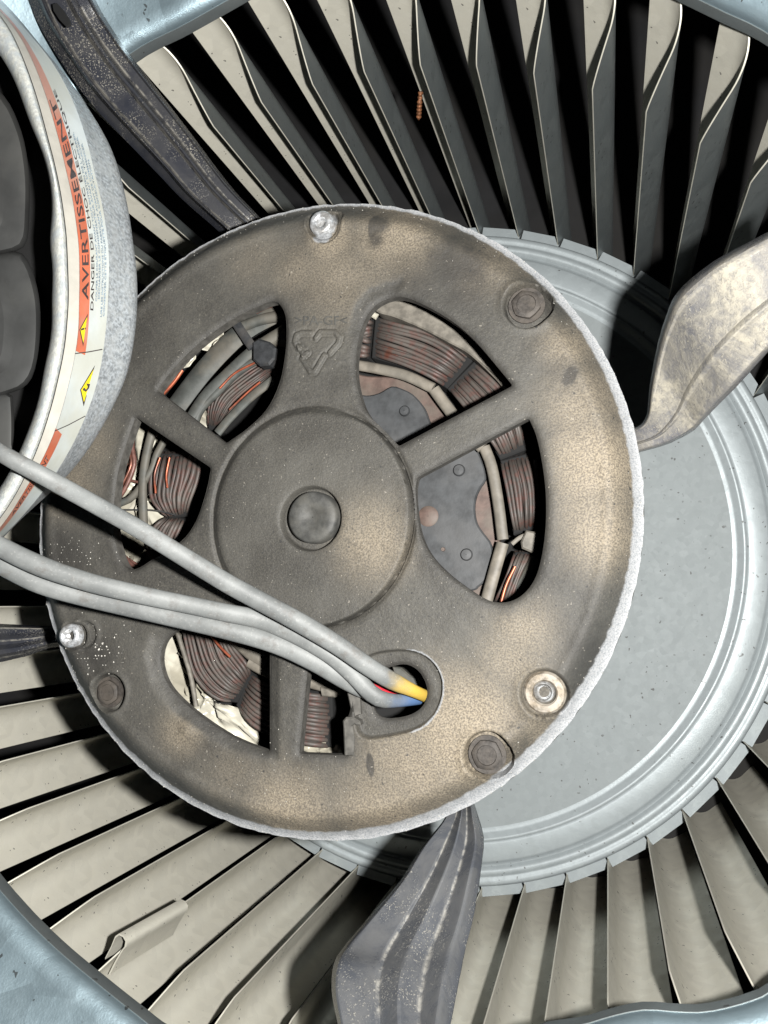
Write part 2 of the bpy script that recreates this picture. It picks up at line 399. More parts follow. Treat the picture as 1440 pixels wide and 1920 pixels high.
lathe('scroll_wall', [(.43, .215), (.43, .42), (0.001, .42)], M['scroll'], house, n=64, ang=20)

# ================================================================== THE MOTOR
motor = thing('electric_motor', 'round dusty brown electric motor with cut-out windows showing copper windings', 'motor')
ZF = .1912; RM = .0840
def mrel(u, v, Z=ZF): return P(np.asarray(u, float), np.asarray(v, float), Z)[..., :2]-MX
def chaikin(p, k=2):
    for _ in range(k): p = np.stack([p*.75+np.roll(p, -1, 0)*.25, p*.25+np.roll(p, -1, 0)*.75], 1).reshape(-1, 2)
    return p
def corner(pts, idx):
    """repeat points near a corner so that smoothing leaves it crisp"""
    out = []; n = len(pts)
    for i, p in enumerate(pts):
        p = np.array(p, float)
        if i in idx:
            a = np.array(pts[i-1], float); b = np.array(pts[(i+1) % n], float)
            da = (a-p)/np.linalg.norm(a-p); db = (b-p)/np.linalg.norm(b-p)
            out += [p+da*6, p+da*2, p+db*2, p+db*6]
        else: out.append(p)
    return np.array(out)
holes = {
 'A': corner([(519, 564), (531, 580), (536, 600), (536, 640), (532, 675), (525, 714), (503, 764), (467, 800), (422, 831), (292, 731), (325, 687), (367, 645), (411, 612), (440, 593), (478, 575), (505, 563)], (8, 9)),
 'B': corner([(394, 877), (387, 915), (372, 964), (358, 992), (339, 1015), (310, 1033), (289, 1045), (255, 1068), (233, 1067), (220, 1040), (210, 1000), (211, 945), (217, 890), (231, 840), (252, 781)], (0, 14)),
 'C': corner([(747, 836), (721, 807), (693, 782), (678, 756), (667, 715), (665, 680), (669, 645), (677, 607), (692, 577), (718, 558), (753, 552), (804, 574), (856, 606), (894, 641), (929, 683), (961, 722)], (0, 15)),
 'D': corner([(991, 783), (1006, 816), (1016, 864), (1023, 916), (1024, 968), (1021, 1010), (1014, 1052), (1004, 1085), (985, 1112), (960, 1128), (931, 1131), (906, 1122), (875, 1102), (839, 1075), (806, 1041), (787, 1002), (780, 958), (777, 920), (781, 895)], (0, 18)),
 'E': corner([(501, 1213), (501, 1412), (434, 1387), (380, 1353), (334, 1316), (305, 1283), (293, 1245), (296, 1216), (308, 1194), (335, 1178), (400, 1180), (450, 1190)], (0, 1)),
 'F': corner([(577, 1245), (655, 1275), (660, 1300), (655, 1340), (641, 1362), (645, 1390), (649, 1417), (559, 1414)], (0, 1, 6, 7)),
 'G': corner([(700, 1262), (726, 1252), (755, 1245), (780, 1257), (795, 1282), (798, 1307), (786, 1332), (757, 1347), (713, 1351), (695, 1335), (690, 1300)], ()),
}
HL = {}
for k, p in holes.items():
    q = chaikin(p, 2); r = mrel(q[:, 0], q[:, 1]); 
    d = np.linalg.norm(np.roll(r, -1, 0)-r, axis=1); keep = []; acc = 0
    for i in range(len(r)):
        if acc == 0 or acc > .00055: keep.append(i); acc = 1e-9
        acc += d[i]
    HL[k] = r[keep]
def seg_dist(pt, poly, closed=True):
    a = poly; b = np.roll(poly, -1, 0)
    if not closed: a, b = a[:-1], b[:-1]
    best = np.full(len(pt), 1e9)
    for i in range(len(a)):
        ab = b[i]-a[i]; t = np.clip(((pt-a[i])@ab)/(ab@ab+1e-18), 0, 1)
        best = np.minimum(best, np.linalg.norm(pt-(a[i]+t[:, None]*ab), axis=1))
    return best
def inside(pt, poly):
    c = np.zeros(len(pt), bool); n = len(poly)
    for i in range(n):
        x1, y1 = poly[i]; x2, y2 = poly[(i+1) % n]
        if y1 == y2: continue
        m_ = ((y1 > pt[:, 1]) != (y2 > pt[:, 1])) & (pt[:, 0] < (x2-x1)*(pt[:, 1]-y1)/(y2-y1)+x1); c ^= m_
    return c
def ss(x, a, b):
    t = np.clip((x-a)/(b-a), 0, 1); return t*t*(3-2*t)
hubc = np.array([.0004, .0022]); hubr = .02776
hubc = mrel(581, 968); 
capc = mrel(586, 973)
circ = {'S1': (605, 418, .0040, .0010), 'S2': (990, 570, .0058, .0030), 'S3': (1021, 1301, .0054, .0018), 'S4': (914, 1419, .0056, .0038), 'S5': (137, 1193, .0036, .0015), 'S5b': (158, 1190, .0036, .0010), 'S6': (203, 1299, .0050, .0028)}
boss = mrel(*np.array([(697, 1224), (759, 1217), (801, 1230), (826, 1262), (830, 1299), (817, 1337), (788, 1366), (738, 1380), (672, 1389), (664, 1340), (660, 1290), (668, 1245)], float).T)
boss = chaikin(boss, 3)
uslot = mrel(*np.array([(572, 388), (640, 385), (641, 420), (630, 445), (607, 458), (585, 447), (573, 425)], float).T); uslot = chaikin(uslot, 2)
lipE = mrel(*np.array([(285, 1190), (330, 1160), (520, 1190), (520, 1425), (430, 1405), (330, 1340), (285, 1280), (272, 1230)], float).T)
lipC = mrel(*np.array([(690, 540), (760, 520), (740, 560), (700, 590), (660, 640), (655, 620), (664, 575)], float).T)
tri = [[(560, 655), (553, 640), (556, 628), (567, 624), (582, 624)], [(592, 634), (600, 623), (628, 623), (637, 632), (634, 644), (618, 662)], [(608, 666), (590, 697), (582, 697), (566, 671)], [(562, 650), (570, 668), (577, 662)]]
tri = [mrel(*np.array(s, float).T) for s in tri]

def height(p):
    """height of the shield's surface towards the lens over the plane ZF"""
    r = np.linalg.norm(p, axis=1)
    h = -.0058*ss(r, .0765, RM)-.0009*ss(r, .079, RM)*0
    h += .0004*np.exp(-((r-.0758)/.0012)**2)
    h -= .0008*ss(r, .066, .030)*0
    dh = np.linalg.norm((p-hubc)*np.array([1.03, .98]), axis=1)
    ag = np.arctan2(p[:, 1]-hubc[1], p[:, 0]-hubc[0]); wr = ss(np.cos(ag-math.radians(25)), -.25, .25)
    h -= .0020*wr*np.exp(-((dh-hubr)/.00030)**2)
    h += .0016*ss(dh, hubr+.0003, hubr-.0022+.0016*wr)-.0006*np.exp(-((dh-hubr-.0007)/.0005)**2)
    dc = np.linalg.norm(p-capc, axis=1); h -= .0034*ss(dc, .0084, .0078)
    for k, (u, v_, cr, dp) in circ.items():
        d = np.linalg.norm(p-mrel(u, v_), axis=1); h -= dp*ss(d, cr+.0003, cr-.0004)
        h += .0004*np.exp(-((d-cr-.0007)/.0006)**2)
    for poly, dp, wd in ((boss, .0021, .0002), (uslot, .0013, .0003), (lipE, .0012, .0008), (lipC, .0006, .0008)):
        d = seg_dist(p, poly); d = np.where(inside(p, poly), d, -d); h -= dp*ss(d, -wd, wd*2)
    for s in tri:
        d = seg_dist(p, s, False); h += .00050*ss(d, .00075, .00045)-.00022*np.exp(-((d-.0010)/.00025)**2)
    for k, poly in HL.items():
        d = seg_dist(p, poly); h -= .0007*(1-ss(d, 0, .0011))**2
    d1 = np.linalg.norm(p-mrel(350, 1370), axis=1); h += .0006*np.exp(-(d1/.0018)**2)
    return h
pts = []
st = .00095; kx = int(RM/st)+2
for i in range(-kx, kx+1):
    for j in range(-kx, kx+1): pts.append((st*(i+.5*(j & 1)), st*.87*j))
pts = np.array(pts)
fine = []
def ringpts(c, r, n): a = np.linspace(0, 2*np.pi, n, endpoint=False); return c+np.stack([np.cos(a), np.sin(a)], 1)*r
for k, (u, v_, cr, dp) in circ.items():
    c = mrel(u, v_)
    for dr in (-.0008, -.0004, 0, .0004, .0009, .0014): fine.append(ringpts(c, cr+dr, 44))
for dr in (-.0024, -.0018, -.0013, -.0009, -.0006, -.0004, -.0002, 0, .0002, .0004, .0006, .0009, .0013, .0017): fine.append(ringpts(hubc, (hubr+dr)/1.0, 260))
for dr in (.0074, .0077, .0080, .0083, .0086): fine.append(ringpts(capc, dr, 64))
for rr_ in (.0768, .0776, .0784, .0792, .0800, .0808, .0816, .0824, .0832, .0837): fine.append(ringpts(np.zeros(2), rr_, 520))
def grow(poly, d):
    e = np.roll(poly, -1, 0)-np.roll(poly, 1, 0); n_ = np.stack([e[:, 1], -e[:, 0]], 1); n_ /= np.linalg.norm(n_, axis=1)[:, None]+1e-12
    c = poly.mean(0)
    if ((poly-c)*n_).sum() < 0: n_ = -n_
    return poly+n_*d
for k in HL:
    for d in (.0004, .0009): fine.append(grow(HL[k], d))
for poly in (boss, uslot):
    for d in (-.0006, -.0003, 0, .0003, .0006): fine.append(grow(lin(np.vstack([poly, poly[:1]]), 120)[:-1], d))
for s in tri:
    c = lin(s, 40)
    e = np.gradient(c, axis=0); n_ = np.stack([e[:, 1], -e[:, 0]], 1); n_ /= np.linalg.norm(n_, axis=1)[:, None]
    pass
for (u, v_) in ((694, 1434), (855, 1523), (700, 424)):
    c0 = mrel(u, v_); fine.append(np.array([(c0[0]+a, c0[1]+b) for a in np.arange(-.0035, .0035, .0004) for b in np.arange(-.0045, .0045, .0004)]))
c0, c1 = mrel(540, 612), mrel(652, 708)
fine.append(np.array([(a, b) for a in np.arange(c0[0], c1[0], .00028) for b in np.arange(c0[1], c1[1], .00028)]))
fine = np.vstack([q for q in fine])
# drop coarse grid points that crowd the fine ones
cell = {}
for q_ in fine: cell.setdefault((int(q_[0]//.0005), int(q_[1]//.0005)), 1)
keep = [i for i, q_ in enumerate(pts) if not any((int(q_[0]//.0005)+a, int(q_[1]//.0005)+b) in cell for a in (-1, 0, 1) for b in (-1, 0, 1))]
pts = np.vstack([pts[keep], fine])
ok = np.linalg.norm(pts, axis=1) < RM-.0002
for k, poly in HL.items(): ok &= ~inside(pts, poly); ok &= seg_dist(pts, poly) > .00025
pts = pts[ok]
outer = ringpts(np.zeros(2), RM, 520)
allv = [outer]+[HL[k] for k in HL]; edges = []; o = 0
for a in allv:
    n = len(a); edges += [(o+i, o+(i+1) % n) for i in range(n)]; o += n
vv = np.vstack(allv+[pts])
res = delaunay_2d_cdt([Vector(p) for p in vv], edges, [], 0, 1e-7)
cv = np.array([tuple(p) for p in res[0]]); cf = np.array([tuple(q) for q in res[2]])
cen = cv[cf].mean(1); ok = np.linalg.norm(cen, axis=1) < RM
for k, poly in HL.items(): ok &= ~inside(cen, poly)
cf = cf[ok]
h = height(cv)
nz = np.array([noise.noise(Vector((p[0]*180, p[1]*180, 0)))*.00016+noise.noise(Vector((p[0]*700, p[1]*700, 3)))*.00007 for p in cv])
rr_ = np.linalg.norm(cv, axis=1)
# crumbling dust along the rim
rimn = np.array([noise.noise(Vector((p[0]*420, p[1]*420, 9))) for p in cv])*ss(rr_, .076, .083)
h2 = h+nz+rimn*.00012
cvr = cv*(1+(rimn*.00028/np.maximum(rr_, 1e-4)))[:, None]
def shieldw(p, hh): return W(np.c_[p+MX, ZF-hh])
V = shieldw(cvr, h2); faces = [tuple(q) for q in cf]; nv = len(V)
me = mesh('end_shield', V, faces, M['shield'], True, 75)
bm = bmesh.new(); bm.from_mesh(me)
for fc in bm.faces: fc.normal_update()
if sum(fc.normal.z for fc in bm.faces) < 0: bmesh.ops.reverse_faces(bm, faces=bm.faces)
bm.to_mesh(me); bm.free()
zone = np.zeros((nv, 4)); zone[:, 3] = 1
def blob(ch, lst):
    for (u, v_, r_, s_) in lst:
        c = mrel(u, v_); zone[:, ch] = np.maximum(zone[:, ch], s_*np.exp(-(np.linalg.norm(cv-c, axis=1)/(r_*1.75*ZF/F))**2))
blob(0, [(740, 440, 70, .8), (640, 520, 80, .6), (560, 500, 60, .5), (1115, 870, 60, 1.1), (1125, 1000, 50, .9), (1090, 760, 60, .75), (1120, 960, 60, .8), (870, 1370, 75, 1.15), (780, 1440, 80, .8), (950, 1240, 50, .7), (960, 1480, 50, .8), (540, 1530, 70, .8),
         (720, 1530, 80, .8), (700, 1010, 60, .75), (480, 480, 60, .4), (345, 1365, 40, .7), (440, 1450, 80, .4), (130, 900, 60, .6), (170, 840, 60, .5), (980, 1180, 50, .7), (1060, 650, 40, .7), (920, 480, 60, .6), (750, 740, 40, .3), (620, 450, 40, .8), (1020, 1380, 50, .7)])  # beige dust patches, partly gloss painted into the colour
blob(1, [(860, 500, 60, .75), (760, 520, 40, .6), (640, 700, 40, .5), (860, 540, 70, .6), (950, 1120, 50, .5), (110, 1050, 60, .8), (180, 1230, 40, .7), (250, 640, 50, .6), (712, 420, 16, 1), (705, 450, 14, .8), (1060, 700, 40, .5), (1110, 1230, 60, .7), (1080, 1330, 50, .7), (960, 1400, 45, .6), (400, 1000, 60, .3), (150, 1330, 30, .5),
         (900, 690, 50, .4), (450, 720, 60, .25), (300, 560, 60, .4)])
for poly in (boss, lipE, lipC):
    d = seg_dist(cv, poly); d = np.where(inside(cv, poly), d, -d); zone[:, 0] *= 1-.9*ss(d, -.0002, .0006); zone[:, 1] = np.maximum(zone[:, 1], .22*ss(d, -.0002, .0006))
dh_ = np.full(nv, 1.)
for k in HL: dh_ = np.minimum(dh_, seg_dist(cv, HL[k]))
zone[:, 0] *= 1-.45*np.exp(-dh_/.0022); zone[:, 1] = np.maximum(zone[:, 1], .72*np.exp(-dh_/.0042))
d = seg_dist(cv, boss); d = np.where(inside(cv, boss), 1, d); lip_glint = np.exp(-((d-.0003)/.0005)**2)*ss(cv[:, 0]-mrel(735, 1300)[0], 0, .006)
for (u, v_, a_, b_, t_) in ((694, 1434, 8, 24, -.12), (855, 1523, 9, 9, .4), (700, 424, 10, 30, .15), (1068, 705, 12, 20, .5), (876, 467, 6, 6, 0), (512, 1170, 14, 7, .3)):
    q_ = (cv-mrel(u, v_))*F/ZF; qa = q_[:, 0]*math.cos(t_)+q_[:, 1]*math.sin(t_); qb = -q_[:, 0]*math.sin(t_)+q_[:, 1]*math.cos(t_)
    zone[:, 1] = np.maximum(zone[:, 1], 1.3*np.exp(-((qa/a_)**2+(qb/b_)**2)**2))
ang = np.arctan2(cv[:, 1], cv[:, 0])
# worn band: wide on the right and bottom, thin on the upper left
wid = .0005+.0018*np.clip(np.cos(ang-math.radians(5)), 0, 1)+.0017*np.clip(np.cos(ang-math.radians(100)), 0, 1)
zone[:, 2] = .5+(rr_-(RM-wid))/.0035
zone[:, 2] = np.clip(zone[:, 2], 0, 1.2)
zone[:, 2] = np.maximum(zone[:, 2], .62*lip_glint)  # painted highlight along the right lip of the boss
for (u, v_, r_) in ((604, 414, 36), (602, 440, 24)):
    c = mrel(u, v_); zone[:, 2] = np.maximum(zone[:, 2], .62*np.exp(-(np.linalg.norm(cv-c, axis=1)/(r_*ZF/F))**4))
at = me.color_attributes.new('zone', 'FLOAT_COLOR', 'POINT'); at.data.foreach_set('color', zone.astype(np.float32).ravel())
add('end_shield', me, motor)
cu = bpy.data.curves.new('shield_lettering', 'FONT'); cu.body = '>PA-GF<'; cu.extrude = .02; cu.offset = .01
o = bpy.data.objects.new('tmp', cu); COL.objects.link(o); dg = bpy.context.evaluated_depsgraph_get(); dg.update()
tm = bpy.data.meshes.new_from_object(o.evaluated_get(dg)); bpy.data.objects.remove(o)
tx = np.array([tuple(q.co) for q in tm.vertices]); tx0, tx1 = tx[:, 0].min(), tx[:, 0].max()
for i, q in enumerate(tm.vertices):
    q.co = Vector(PW(553+(tx[i, 0]-tx0)/(tx1-tx0)*98, 609-tx[i, 1]*24, ZF-.0001-(.00032 if tx[i, 2] > 0 else -.0003)))
tm.materials.clear(); tm.materials.append(M['cap']); add('shield_lettering', tm, motor)
# walls of the openings and the skirt of the rim
v = []; f = []
for k in HL:
    poly = HL[k]; n = len(poly); hh = height(poly); o = len(v)
    v += list(shieldw(poly, hh+.0001)); v += list(shieldw(grow(poly, .0002), hh*0-.0042))
    f += [(o+i, o+(i+1) % n, o+n+(i+1) % n, o+n+i) for i in range(n)]
add('opening_wall', fixn(mesh('opening_wall', v, f, M['edge'], True, 60)), motor)
lathe('motor_shell', [(RM-.0004, ZF+.0062), (RM+.0001, ZF+.0072), (RM-.0003, ZF+.0085), (RM-.003, ZF+.0095), (RM-.003, ZF+.085), (.02, ZF+.088)], M['cap'], motor, MX[0], MX[1], 160)
# shaft cap
cc = capc+MX
lathe('shaft_cap', [(.0001, ZF-.00150), (.0017, ZF-.00155), (.0022, ZF-.0020), (.0045, ZF-.0022), (.0060, ZF-.0021), (.0066, ZF-.0015), (.0067, ZF+.003)], M['cap'], motor, cc[0]+.0006, cc[1]-.0003, 64, 50)
def hexbolt(u, v_, z, r, hh, mat, name='bolt', rot=0.):
    c = mrel(u, v_)+MX
    v = []; f = []
    for (rr, zz, hx) in ((r*.5, z, 0), (r*.62, z, 0), (r*.66, z-hh*.5, 0), (r*.86, z-hh*.45, 1), (r, z-hh*.15, 1), (r, z+hh, 1), (r*1.25, z+hh, 0), (r*1.25, z+hh*1.6, 0)):
        for j in range(24):
            a = rot+2*math.pi*j/24; k = (math.cos(math.pi/6)/math.cos((a-rot) % (math.pi/3)-math.pi/6)) if hx else 1
            k = 1+(k-1)*.6
            v.append(W(np.array([c[0]+rr*k*math.cos(a), c[1]+rr*k*math.sin(a), zz])))
    f = [(i*24+j, i*24+(j+1) % 24, (i+1)*24+(j+1) % 24, (i+1)*24+j) for i in range(7) for j in range(24)]+[tuple(range(24))]
    return add(name, fixn(mesh(name, v, f, mat, True, 55)), motor)
hexbolt(986, 568, ZF+.0008, .0036, .0009, M['bolt'], rot=.3)
hexbolt(911, 1418, ZF+.0014, .0036, .0009, M['bolt'], rot=.1)
hexbolt(198, 1299, ZF+.0009, .0033, .0008, M['bolt'], rot=.5)
def stud(u, v_, z, ro, ri, label):
    c = mrel(u, v_)+MX
    o = lathe('threaded_insert', [(.0001, z+.0016), (ri*.6, z+.0015), (ri*.95, z+.0002), (ri*1.15, z-.0004), (ro*.8, z-.0005), (ro, z+.0001), (ro*1.05, z+.002)], M['bright'], motor, c[0], c[1], 32, 60, label); return o
stud(602, 417, ZF-.0001, .0033, .0014, 'bright open screw hole at the top of the shield')
stud(1019, 1298, ZF+.0006, .0024, .0017, 'bright round screw hole at the lower right')
lathe('washer', [(.0026, ZF+.0012), (.0030, ZF+.0006), (.0044, ZF+.0007), (.0049, ZF+.0014)], M['ringworn'], motor, (mrel(1021, 1300)+MX)[0], (mrel(1021, 1300)+MX)[1], 40)
stud(131, 1192, ZF-.0004, .0032, .0017, 'bright screw hole at the left edge')
# small clip hook beside the wire opening
prism('hook_clip', [(645, 1417), (643, 1365), (642, 1352), (648, 1345), (662, 1345), (674, 1352), (676, 1360), (667, 1361), (666, 1358), (660, 1362), (664, 1386), (662, 1417)], ZF-.0006, .003, M['edge'], motor)
prism('hook_clip', [(650, 1298), (673, 1298), (676, 1340), (660, 1345)], ZF+.0004, .003, M['edge'], motor)

# ---- inside the motor
ZI = .2135
lathe('stator_backing', [(.002, ZI+.016), (.081, ZI+.016)], M['black'], motor, MX[0], MX[1], 64)
prism('rotor_base', [(600, 700), (690, 705), (745, 708), (800, 730), (850, 780), (890, 815), (915, 850), (928, 900), (934, 960), (936, 1020), (928, 1075), (905, 1125), (860, 1160), (700, 1180), (560, 1160), (500, 1050), (500, 850)], ZI+.0045, .004, M['rotor_brown'], motor, 120)
rot = prism('rotor_plate', [(560, 760), (640, 722), (672, 738), (690, 741), (712, 736), (734, 724), (752, 728), (775, 740), (796, 765), (812, 800), (850, 828), (885, 836), (899, 852), (908, 877), (911, 898), (901, 914), (893, 932), (890, 955), (895, 982), (909, 1003), (921, 1020), (924, 1050), (913, 1083), (897, 1100), (870, 1112),
       (700, 1150), (560, 1100), (520, 960)], ZI+.0030, .0016, M['rotor'], motor, 160)
for (u, v_, rp) in ((861, 882), (875, 1040), (759, 771)) and ((861, 882, 12), (875, 1040, 12), (759, 771, 11)):
    c = P(u, v_, ZI+.0030)[:2]; r_ = rp*ZI/F
    lathe('rivet', [(.0001, ZI+.0021), (r_*.8, ZI+.0022), (r_, ZI+.0027), (r_, ZI+.004)], M['rotor'], rot, c[0], c[1], 24)
c = P(803, 968, ZI+.003)[:2]; lathe('rivet', [(.0001, ZI+.0026), (.0024, ZI+.0026), (.0029, ZI+.0029), (.0029, ZI+.004)], M['rotor_brown'], rot, c[0], c[1], 28)
c = P(831, 1030, ZI+.003)[:2]; lathe('rivet', [(.0001, ZI+.0024), (.0005, ZI+.0024), (.0008, ZI+.004)], M['rotor_brown'], rot, c[0], c[1], 12)

def coil(inner, outer, n, z0=None, bulge=.0015, label=None):
    z0 = ZI if z0 is None else z0
    co_ = bpy.data.objects.new('coil', None)
    a = catmull(inner, 18); b = catmull(outer, 18); s = np.linspace(0, 1, 18)
    # dark backing block that paints the gaps between the wires black
    uu = np.vstack([a, b[::-1]]); core = prism('coil', uu, z0+.0030, .010, M['black'], motor)
    for row in (0, 1):
        nn = n-row
        for i in range(nn):
            w_ = (i+.5+row*.5)/n+rng.normal(0, .16/n)*(1+1.2*math.sin(math.pi*1))
            wv = w_+np.sin(s*math.pi*rng.uniform(.7, 1.6)+rng.uniform(0, 6))*.24/n
            q = a*(1-wv)[:, None]+b*wv[:, None]
            width = np.linalg.norm(b-a, axis=1)/n
            z = z0+.0013*row+.0085*np.abs(2*s-1)**6-bulge*math.sin(math.pi*w_)+rng.normal(0, .0002)
            v, f = tube_geo(PW(q[:, 0], q[:, 1], z), np.clip(width*.50, 2.5, 7.5)*z0/F, 8, False)
            add('winding_wire', mesh('winding_wire', v, f, M['coil'], True, 80), core)
    return core
coil([(696, 670), (760, 689), (804, 708), (838, 728)], [(703, 592), (792, 617), (843, 641), (886, 675)], 9)
coil([(655, 668), (690, 672)], [(676, 590), (699, 592)], 8)
coil([(838, 728), (865, 757), (895, 795), (920, 832), (938, 862)], [(888, 677), (941, 725), (965, 760), (978, 795), (986, 843)], 8)
coil([(938, 863), (949, 915), (957, 970), (963, 1003)], [(986, 850), (1001, 905), (1005, 950), (1003, 992)], 7)
coil([(966, 1035), (948, 1080), (926, 1135)], [(997, 1035), (977, 1080), (957, 1135)], 5)
coil([(520, 700), (470, 738), (436, 768), (408, 806)], [(500, 660), (450, 690), (402, 728), (389, 762), (390, 806)], 9)
coil([(382, 850), (376, 890), (356, 938), (349, 968)], [(292, 850), (283, 885), (283, 930), (300, 958), (318, 972)], 9)
coil([(348, 972), (336, 1005), (320, 1040)], [(311, 970), (285, 990), (270, 1030)], 6)
coil([(420, 1170), (438, 1210), (466, 1245), (470, 1268)], [(336, 1150), (347, 1205), (364, 1268), (402, 1310), (446, 1318)], 12)
coil([(467, 1262), (500, 1280), (560, 1292), (622, 1300)], [(442, 1322), (478, 1368), (560, 1394), (625, 1402)], 10)
# insulators along the inner side of the coils
def ins(pts_, rp, z=None, mat='slot', name='slot_insulator'):
    z = ZI-.0006 if z is None else z
    tube(name, [(u, v_, z, rp) for u, v_ in pts_], M[mat], motor, 14, 10, .5)
ins([(650, 682), (700, 690), (760, 704), (812, 728)], 11); ins([(814, 730), (842, 768), (880, 815), (905, 840)], 12)
ins([(908, 838), (922, 875), (934, 940), (943, 1012)], 11); ins([(943, 1018), (930, 1062), (912, 1128)], 12)
ins([(512, 712), (470, 745), (430, 785), (408, 812)], 10, None, 'sleeve')
ins([(395, 1180), (440, 1200), (470, 1225), (500, 1245)], 14); ins([(466, 1242), (490, 1255), (540, 1280)], 11); ins([(560, 1275), (600, 1286), (640, 1295)], 10)
ins([(1004, 862), (1006, 900), (1010, 950)], 4, ZI+.001, 'tiegrey', 'lead_sleeve')
ins([(1004, 1045), (985, 1085), (962, 1122)], 10, ZI+.001, 'sleeve', 'lead_sleeve')
# stator edge seen in the upper right window
prism('stator_edge', [(690, 560), (720, 552), (760, 560), (806, 585), (860, 622), (905, 665), (945, 712), (962, 735), (945, 728), (925, 706), (880, 664), (838, 640), (790, 615), (740, 594), (705, 583)], ZI-.0040, .006, M['tiegrey'], motor, 80)
prism('film_tab', [(690, 590), (696, 581), (709, 588), (703, 598)], ZI-.003, .001, M['film'], motor)
# cream insulation film
def film(pts_, z):
    q = np.array(pts_, float); c = q.mean(0); v = []; f = []; rings = 7; n = 48
    o = catmull(q, n, True)
    for k in range(rings+1):
        s = k/rings
        for j in range(n):
            uv = c+(o[j]-c)*s; w = PW(uv[0], uv[1], z)+np.array([0, 0, noise.noise(Vector((uv[0]*.06, uv[1]*.06, z*99)))*.0050]); v.append(w)
    for k in range(rings):
        for j in range(n): f.append((k*n+j, k*n+(j+1) % n, (k+1)*n+(j+1) % n, (k+1)*n+j))
    me_ = fixn(mesh('insulation_film', v, f, M['film'], True, 80)); o_ = add('insulation_film', me_, motor)
    sm = o_.modifiers.new('thick', 'SOLIDIFY'); sm.thickness = .0003
    return o_
film([(252, 770), (292, 790), (300, 860), (330, 950), (330, 1000), (290, 1070), (235, 1085), (205, 1030), (200, 940), (222, 850)], ZI+.006)
film([(292, 1180), (335, 1180), (350, 1260), (400, 1312), (450, 1330), (500, 1400), (495, 1425), (430, 1400), (340, 1345), (285, 1270)], ZI+.004)
film([(322, 700), (345, 655), (365, 650), (350, 690)], ZI+.002)
film([(382, 655), (398, 620), (425, 600), (418, 630), (396, 655)], ZI+.001)
film([(360, 775), (385, 768), (400, 790), (380, 800)], ZI+.004)
film([(556, 1395), (630, 1395), (640, 1425), (556, 1425)], ZI+.003)
def lead(pts_, rp, mat, z=None, name='lead_sleeve', flat=1.):
    z = ZI-.003 if z is None else z
    tube(name, [(u, v_, z, rp) for u, v_ in pts_], M[mat], motor, 18, 9, flat)
lead([(540, 575), (470, 612), (425, 650), (375, 705), (322, 775)], 24, 'sleeve', ZI-.0005, flat=.5)
lead([(535, 620), (480, 655), (430, 700), (385, 745), (350, 800)], 15, 'sleeve', ZI-.0022, flat=.7)
lead([(500, 665), (450, 695), (408, 735), (372, 775), (360, 830)], 9, 'sleeve', ZI-.002)
lead([(535, 590), (490, 600), (450, 615)], 12, 'sleeve', ZI-.002)
lead([(540, 640), (505, 640), (480, 650)], 13, 'tiegrey', ZI-.001)
lead([(523, 563), (500, 567), (477, 576)], 4, 'copper', ZI-.004, 'lead_wire'); lead([(524, 570), (500, 576), (480, 586)], 4, 'brownwire', ZI-.003, 'lead_wire')
lead([(345, 680), (330, 705), (312, 725), (285, 742)], 5, 'brownwire', ZI-.003, 'lead_wire'); lead([(342, 694), (325, 718), (300, 745)], 4, 'copper', ZI-.003, 'lead_wire')
lead([(288, 800), (275, 850), (268, 900), (268, 950), (270, 1010)], 10, 'sleeve', ZI-.001, flat=.8)
lead([(330, 790), (295, 850), (285, 880), (250, 930), (222, 945)], 8, 'sleeve', ZI-.0005)
lead([(262, 780), (248, 830), (252, 870), (235, 915), (214, 945)], 5, 'brownwire', ZI-.001, 'lead_wire'); lead([(238, 868), (225, 885), (210, 900)], 4, 'copper', ZI-.001, 'lead_wire')
lead([(256, 790), (242, 835), (246, 870), (228, 910), (210, 940)], 3.5, 'copper', ZI-.002, 'lead_wire')
lead([(208, 990), (222, 1028), (254, 1066)], 4, 'brownwire', ZI-.001, 'lead_wire'); lead([(214, 1005), (232, 1040), (262, 1062)], 3, 'brownwire', ZI, 'lead_wire')
lead([(328, 1172), (345, 1225), (358, 1270), (368, 1325)], 5, 'tiegrey', ZI-.003)
lead([(222, 897), (250, 902), (262, 905)], 3, 'brownwire', ZI, 'lead_wire'); lead([(232, 956), (290, 957), (330, 966)], 1.8, 'tie', ZI, 'tie_cord')
lead([(940, 1128), (950, 1095), (966, 1062)], 3, 'copper', ZI-.0035, 'lead_wire')
lead([(300, 858), (290, 890), (292, 925)], 2.6, 'copper', ZI-.0035, 'lead_wire'); lead([(318, 858), (312, 890), (314, 915)], 2.4, 'copper', ZI-.0035, 'lead_wire')
lead([(478, 680), (440, 700), (412, 728)], 2.6, 'copper', ZI-.0035, 'lead_wire'); lead([(488, 716), (465, 735), (430, 768)], 2.4, 'copper', ZI-.0035, 'lead_wire')
lead([(395, 1190), (412, 1212), (432, 1232)], 2.8, 'copper', ZI-.0035, 'lead_wire')
